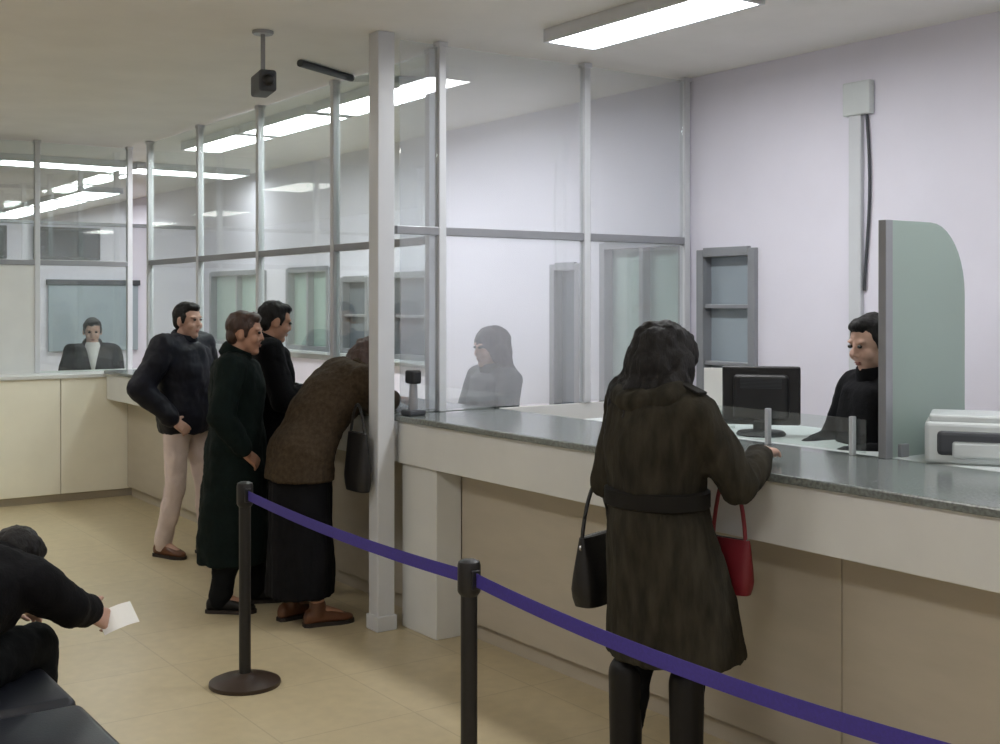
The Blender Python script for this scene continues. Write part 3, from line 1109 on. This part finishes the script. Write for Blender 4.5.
# ---- man with pale trousers, far left of the queue
P = V((-2.12, 8.07, 0)); F = V((.93, -.36))
t = person('man in a navy black jacket and pale trousers, leftmost of the standing queue', P, F)
j = stand(1.69, elR=(.35, -.09, 1.14), wrR=(.24, .08, .93), elL=(-.32, -.04, 1.12), wrL=(-.20, .14, .93), face=(.12, 1, -.05), head=(0, .03, 1.575),
          ankL=(-.11, .10, .085), kneeL=(-.10, .09, .49), ankR=(.10, -.10, .085), kneeR=(.10, .0, .49), shL=(-.20, -.01, 1.40), shR=(.20, -.01, 1.40))
base_body(t, j, M['skin2'], hl=dict(d=V((.6, .5, -.6)), pn=V((.4, -.8, -.2)), thumb=V((0, .4, 1)), curl=.5), hr=dict(d=V((-.6, .5, -.6)), pn=V((-.4, -.8, -.2)), thumb=V((0, .4, 1)), curl=.5))
hem = [(V((0, .0, 1.09)), V((.195, 0, 0)), V((0, .155, 0))), (V((0, 0, .95)), V((.205, 0, 0)), V((0, .165, 0))), (V((0, 0, .83)), V((.195, 0, 0)), V((0, .15, 0)))]
upper_garment(t, j, M['navy'], 'jacket', .05, sleeve=(.098, .086, .062), hem_secs=hem, wrinkle=.016, seed=5)
short_hair(t, j, M['hair'])
trousers(t, j, M['lighttrouser'], (.094, .070, .060), seed=1)
shoe(t, j, M['brownshoe'])

# ---- man in the long dark green coat, front of the queue group
P = V((-1.465, 6.68, 0)); F = V((.97, .12))
t = person('brown haired person in a long dark green coat standing behind the barrier post', P, F)
j = stand(1.64, face=(.15, 1, -.08), head=(0, .05, 1.525), elL=(-.25, -.04, 1.08), wrL=(-.20, .08, .90), elR=(.25, -.06, 1.08), wrR=(.21, .06, .89),
          ankL=(-.10, .09, .085), ankR=(.10, -.08, .085), kneeL=(-.10, .06, .48), kneeR=(.10, -.01, .48))
base_body(t, j, M['skin'], hl=dict(d=V((.5, .6, -.6)), pn=V((.4, -.8, -.2)), thumb=V((0, .4, 1)), curl=.5), hr=dict(d=V((-.5, .6, -.6)), pn=V((-.4, -.8, -.2)), thumb=V((0, .4, 1)), curl=.5))
hem = []
for z, wx, wy, cy in ((1.04, .180, .145, .0), (.90, .195, .165, -.005), (.75, .20, .178, -.01), (.55, .21, .190, -.015), (.36, .215, .20, -.02), (.26, .212, .198, -.02)):
    hem.append((V((0, cy, z)), V((wx, 0, 0)), V((0, wy, 0))))
upper_garment(t, j, M['green'], 'coat', .04, sleeve=(.088, .074, .058), hem_secs=hem, wrinkle=.014, seed=9)
short_hair(t, j, M['hair_brown'])
trousers(t, j, M['darktrouser'], seed=4)
shoe(t, j, M['blackshoe'])

# ---- man in black at the counter behind them
P = V((-1.40, 7.22, 0)); F = V((.82, .25))
t = person('dark haired man in a black jacket at the counter, half behind the green coat', P, F)
j = stand(1.70, face=(-.1, 1, -.25), head=(0, .05, 1.58), elR=(.27, .06, 1.13), wrR=(.16, .26, 1.165), elL=(-.26, .0, 1.12), wrL=(-.15, .20, 1.165),
          shL=(-.195, -.01, 1.40), shR=(.195, -.01, 1.40))
base_body(t, j, M['skin'], hl=dict(d=V((.4, .9, .0)), pn=V((0, 0, -1)), thumb=V((1, 0, 0)), curl=.3), hr=dict(d=V((-.2, .9, .0)), pn=V((0, 0, -1)), thumb=V((-1, 0, 0)), curl=.3))
hem = [(V((0, 0, 1.08)), V((.185, 0, 0)), V((0, .15, 0))), (V((0, 0, .92)), V((.195, 0, 0)), V((0, .16, 0))), (V((0, 0, .72)), V((.20, 0, 0)), V((0, .165, 0)))]
upper_garment(t, j, M['blackcloth'], 'jacket', .042, sleeve=(.09, .076, .058), hem_secs=hem, wrinkle=.014, seed=12)
short_hair(t, j, M['hair'])
trousers(t, j, M['darktrouser'], (.10, .08, .072), seed=6)
shoe(t, j, M['blackshoe'])
# slip of paper in his hand
pw = tow(P, F, (.155, .345, 1.135))
b = B()
rows = []
for k in range(7):
    u = k / 6
    rows.append([V((-.045, -.07 + .14 * u, .012 * math.sin(u * 2.4))), V((.045, -.07 + .14 * u, .012 * math.sin(u * 2.4) + .006)),
                 V((.045, -.07 + .14 * u, .012 * math.sin(u * 2.4) + .0072)), V((-.045, -.07 + .14 * u, .012 * math.sin(u * 2.4) + .0012))])
ring_mesh(b, rows)
o = obj('paper_slip', b, M['paper'], loc=pw, rotz=.3)
o.rotation_euler = (.9, .1, .2)
tag(o, 'small white slip of paper held by the man in the black jacket', 'paper')

# ---- person bent over the counter left of the column
P = W(-.34, -.33); F = N
t = person('person in a brown jacket bent over the counter beside the white column', (P.x, P.y, 0), F)
j = stand(1.66, pelvis=(0, -.05, .90), waist=(0, .02, 1.04), chest=(0, .13, 1.19), upper=(0, .245, 1.285), neck=(0, .30, 1.315), head=(-.03, .39, 1.365), face=(-.1, .75, -.65), up=(0, .65, .75),
          hipL=(-.09, -.05, .88), hipR=(.09, -.05, .88), kneeL=(-.10, -.02, .48), kneeR=(.10, -.02, .48), ankL=(-.10, -.06, .085), ankR=(.10, .0, .085),
          shL=(-.18, .23, 1.28), shR=(.18, .23, 1.28), elL=(-.26, .30, 1.16), elR=(.18, .30, 1.165), wrL=(-.08, .47, 1.165), wrR=(.06, .48, 1.165))
base_body(t, j, M['skin'], hl=dict(d=V((.5, .8, -.03)), pn=V((0, 0, -1)), thumb=V((1, 0, 0)), curl=.3), hr=dict(d=V((-.4, .8, -.03)), pn=V((0, 0, -1)), thumb=V((-1, 0, 0)), curl=.4))
hem = [(V((0, .02, 1.04)), V((.185, 0, 0)), V((0, .13, .06))), (V((0, -.05, .91)), V((.20, 0, 0)), V((0, .165, .03))), (V((0, -.07, .76)), V((.205, 0, 0)), V((0, .175, 0)))]
upper_garment(t, j, M['brown'], 'jacket', .04, sleeve=(.088, .074, .056), hem_secs=hem, wrinkle=.015, seed=20)
long_hair(t, j, M['hair_brown'], .16, 1.0, back=V((0, -.5, -.8)).normalized())
b = B()
secs = []
for z, wx, wy in ((.90, .175, .14), (.75, .18, .155), (.5, .19, .165), (.25, .20, .175), (.15, .20, .175)):
    secs.append((V((0, -.05, z)), V((wx, 0, 0)), V((0, wy, 0))))
loft(b, secs, 32)
remeshed('skirt', b, .012, M['blackcloth'], t, 4, .016, (13, 13, 2), seed=8)
shoe(t, j, M['brownshoe'])
# black bag hanging at this person's near side
p = tow(P, F, (.28, .14, .72))
bag('tote_bag', 'narrow black bag hanging from the arm of the bent person by the column', M['blackbag'], p, FN, .22, .30, .09, .19, spread=.36)


# ---- staff
def clerk(label, P, F, z, shirt, hairm, long=False, skin='skin2', lean=.0, face=(0, 1, -.1), reach=None):
    """seated on a high stool, z is the height of the top of the head"""
    t = person(label, (P.x, P.y, 0), F)
    dz = z - 1.70
    j = stand(1.70)
    for q in j:
        if q[:3] not in ('toe', 'fac') and q != 'up':
            j[q] = j[q] + V((0, 0, dz))
    up_ = 1.0
    j['hipL'], j['hipR'] = V((-.09, 0, .90 + dz)), V((.09, 0, .90 + dz))
    j['kneeL'], j['kneeR'] = V((-.10, .36, .90 + dz)), V((.10, .36, .90 + dz))
    j['ankL'], j['ankR'] = V((-.10, .30, .50 + dz)), V((.10, .30, .50 + dz))
    for q, s in (('head', 1.0), ('neck', .8), ('upper', .7), ('shL', .7), ('shR', .7), ('chest', .5), ('waist', .2)):
        j[q] = j[q] + V((0, lean * s, -lean * .15 * s))
    j['face'] = V(face)
    if reach:
        for q, v in reach.items():
            j[q] = V(v)
    else:
        j['elL'], j['elR'] = V((-.25, .05 + lean, 1.15 + dz)), V((.25, .05 + lean, 1.15 + dz))
        j['wrL'], j['wrR'] = V((-.14, .27 + lean, 1.13 + dz)), V((.14, .27 + lean, 1.13 + dz))
    hd = lambda s: dict(d=V((-s * .3, .9, -.05)), pn=V((0, 0, -1)), thumb=V((-s, 0, 0)), curl=.3)
    base_body(t, j, M[skin], hl=hd(-1), hr=hd(1))
    upper_garment(t, j, shirt, 'jacket', .026, sleeve=(.078, .064, .05), wrinkle=.010, seed=z * 10)
    if long:
        long_hair(t, j, hairm, .26, 1.05)
    else:
        short_hair(t, j, hairm)
    trousers(t, j, M['darktrouser'], seed=3)
    shoe(t, j, M['blackshoe'])
    # the stool under them
    sz = .90 + dz - .10
    s_ = thing('high_stool', 'high stool under ' + label.split(',')[0], 'stool', (P.x, P.y, 0))
    b = B(); lathe(b, [(.16, sz - .06), (.18, sz - .05), (.18, sz - .01), (.16, sz)], 28); obj('seat', b, M['vinyl'], s_, smooth=True)
    b = B(); lathe(b, [(.025, .03), (.025, sz - .06)], 16); obj('pole', b, M['chrome'], s_, smooth=True)
    b = B(); lathe(b, [(.2, 0), (.2, .02), (.05, .04)], 28); obj('base', b, M['chrome'], s_, smooth=True)
    return t, j


Pc = W(2.27, 1.00)
clerk('dark haired clerk in black beside the frosted screen, facing the counter', Pc, (-.97, -.25), 1.64, M['blackcloth'], M['hair'], face=(-.15, 1, -.25))
Pc = W(-.52, .98)
clerk('long haired clerk in grey green behind the hazy divider', Pc, (-.85, -.5), 1.54, M['greenshirt'], M['hair'], long=True)
Pc = W(-5.95, .16)
t, j = clerk('dark suited clerk with a white shirt front behind the side counter, far left', Pc, (.35, -.9), 1.54, M['blackcloth'], M['hair'], face=(0, 1, -.2))
b = B()
loft(b, [(j.chest + V((0, .165, -.04)), V((.012, 0, 0)), V((0, .012, 0))), (j.upper + V((0, .135, -.02)), V((.045, 0, 0)), V((0, .03, 0))),
         (j.neck + V((0, .055, .0)), V((.070, 0, 0)), V((0, .055, 0))), (j.neck + V((0, .012, .035)), V((.078, 0, 0)), V((0, .085, 0)))], 20)
obj('shirt_front', b, M['whitecloth'], t, smooth=True, label='white shirt front and collar')

# ---- the seated person at the bottom left, leaning forward with a paper
P = V((-1.75, 3.67, 0)); F = V((.2, .98))
t = person('person in black seated at the bottom left leaning forward with a paper', P, F)
j = stand(1.68, pelvis=(0, .0, .57), waist=(0, .06, .70), chest=(0, .18, .76), upper=(0, .285, .80), neck=(0, .33, .815), head=(.02, .425, .80), face=(.1, .7, -.7), up=(0, .7, .7),
          hipL=(-.09, 0, .565), hipR=(.09, 0, .565), kneeL=(-.12, .42, .53), kneeR=(.09, .43, .53), ankL=(-.12, .40, .085), ankR=(.10, .42, .085),
          shL=(-.18, .27, .79), shR=(.175, .26, .79), elL=(-.25, .36, .64), elR=(.235, .38, .69), wrL=(-.12, .54, .62), wrR=(.225, .55, .62))
base_body(t, j, M['skin2'], hl=dict(d=V((.5, .8, -.2)), pn=V((0, 0, -1)), thumb=V((1, 0, 0)), curl=.5), hr=dict(d=V((.15, .8, -.4)), pn=V((-.9, .2, -.2)), thumb=V((0, .3, 1)), curl=.6))
upper_garment(t, j, M['blackcloth'], 'jacket', .034, sleeve=(.088, .074, .056), wrinkle=.013, seed=31)
short_hair(t, j, M['hair'])
trousers(t, j, M['darktrouser'], seed=2)
shoe(t, j, M['blackshoe'])
pw = tow(P, F, (.265, .665, .575))
b = B()
rows = []
for k in range(9):
    u = k / 8
    zz = .02 * math.sin(u * 2.6)
    rows.append([V((-.042, -.07 + .13 * u, zz)), V((.042, -.07 + .13 * u, zz)), V((.042, -.07 + .13 * u, zz + .0012)), V((-.042, -.07 + .13 * u, zz + .0012))])
ring_mesh(b, rows)
o = obj('paper_sheet', b, M['paper'], loc=pw)
o.rotation_euler = (.25, .9, -.6)
tag(o, 'white sheet of paper in the hand of the seated person in black', 'paper')
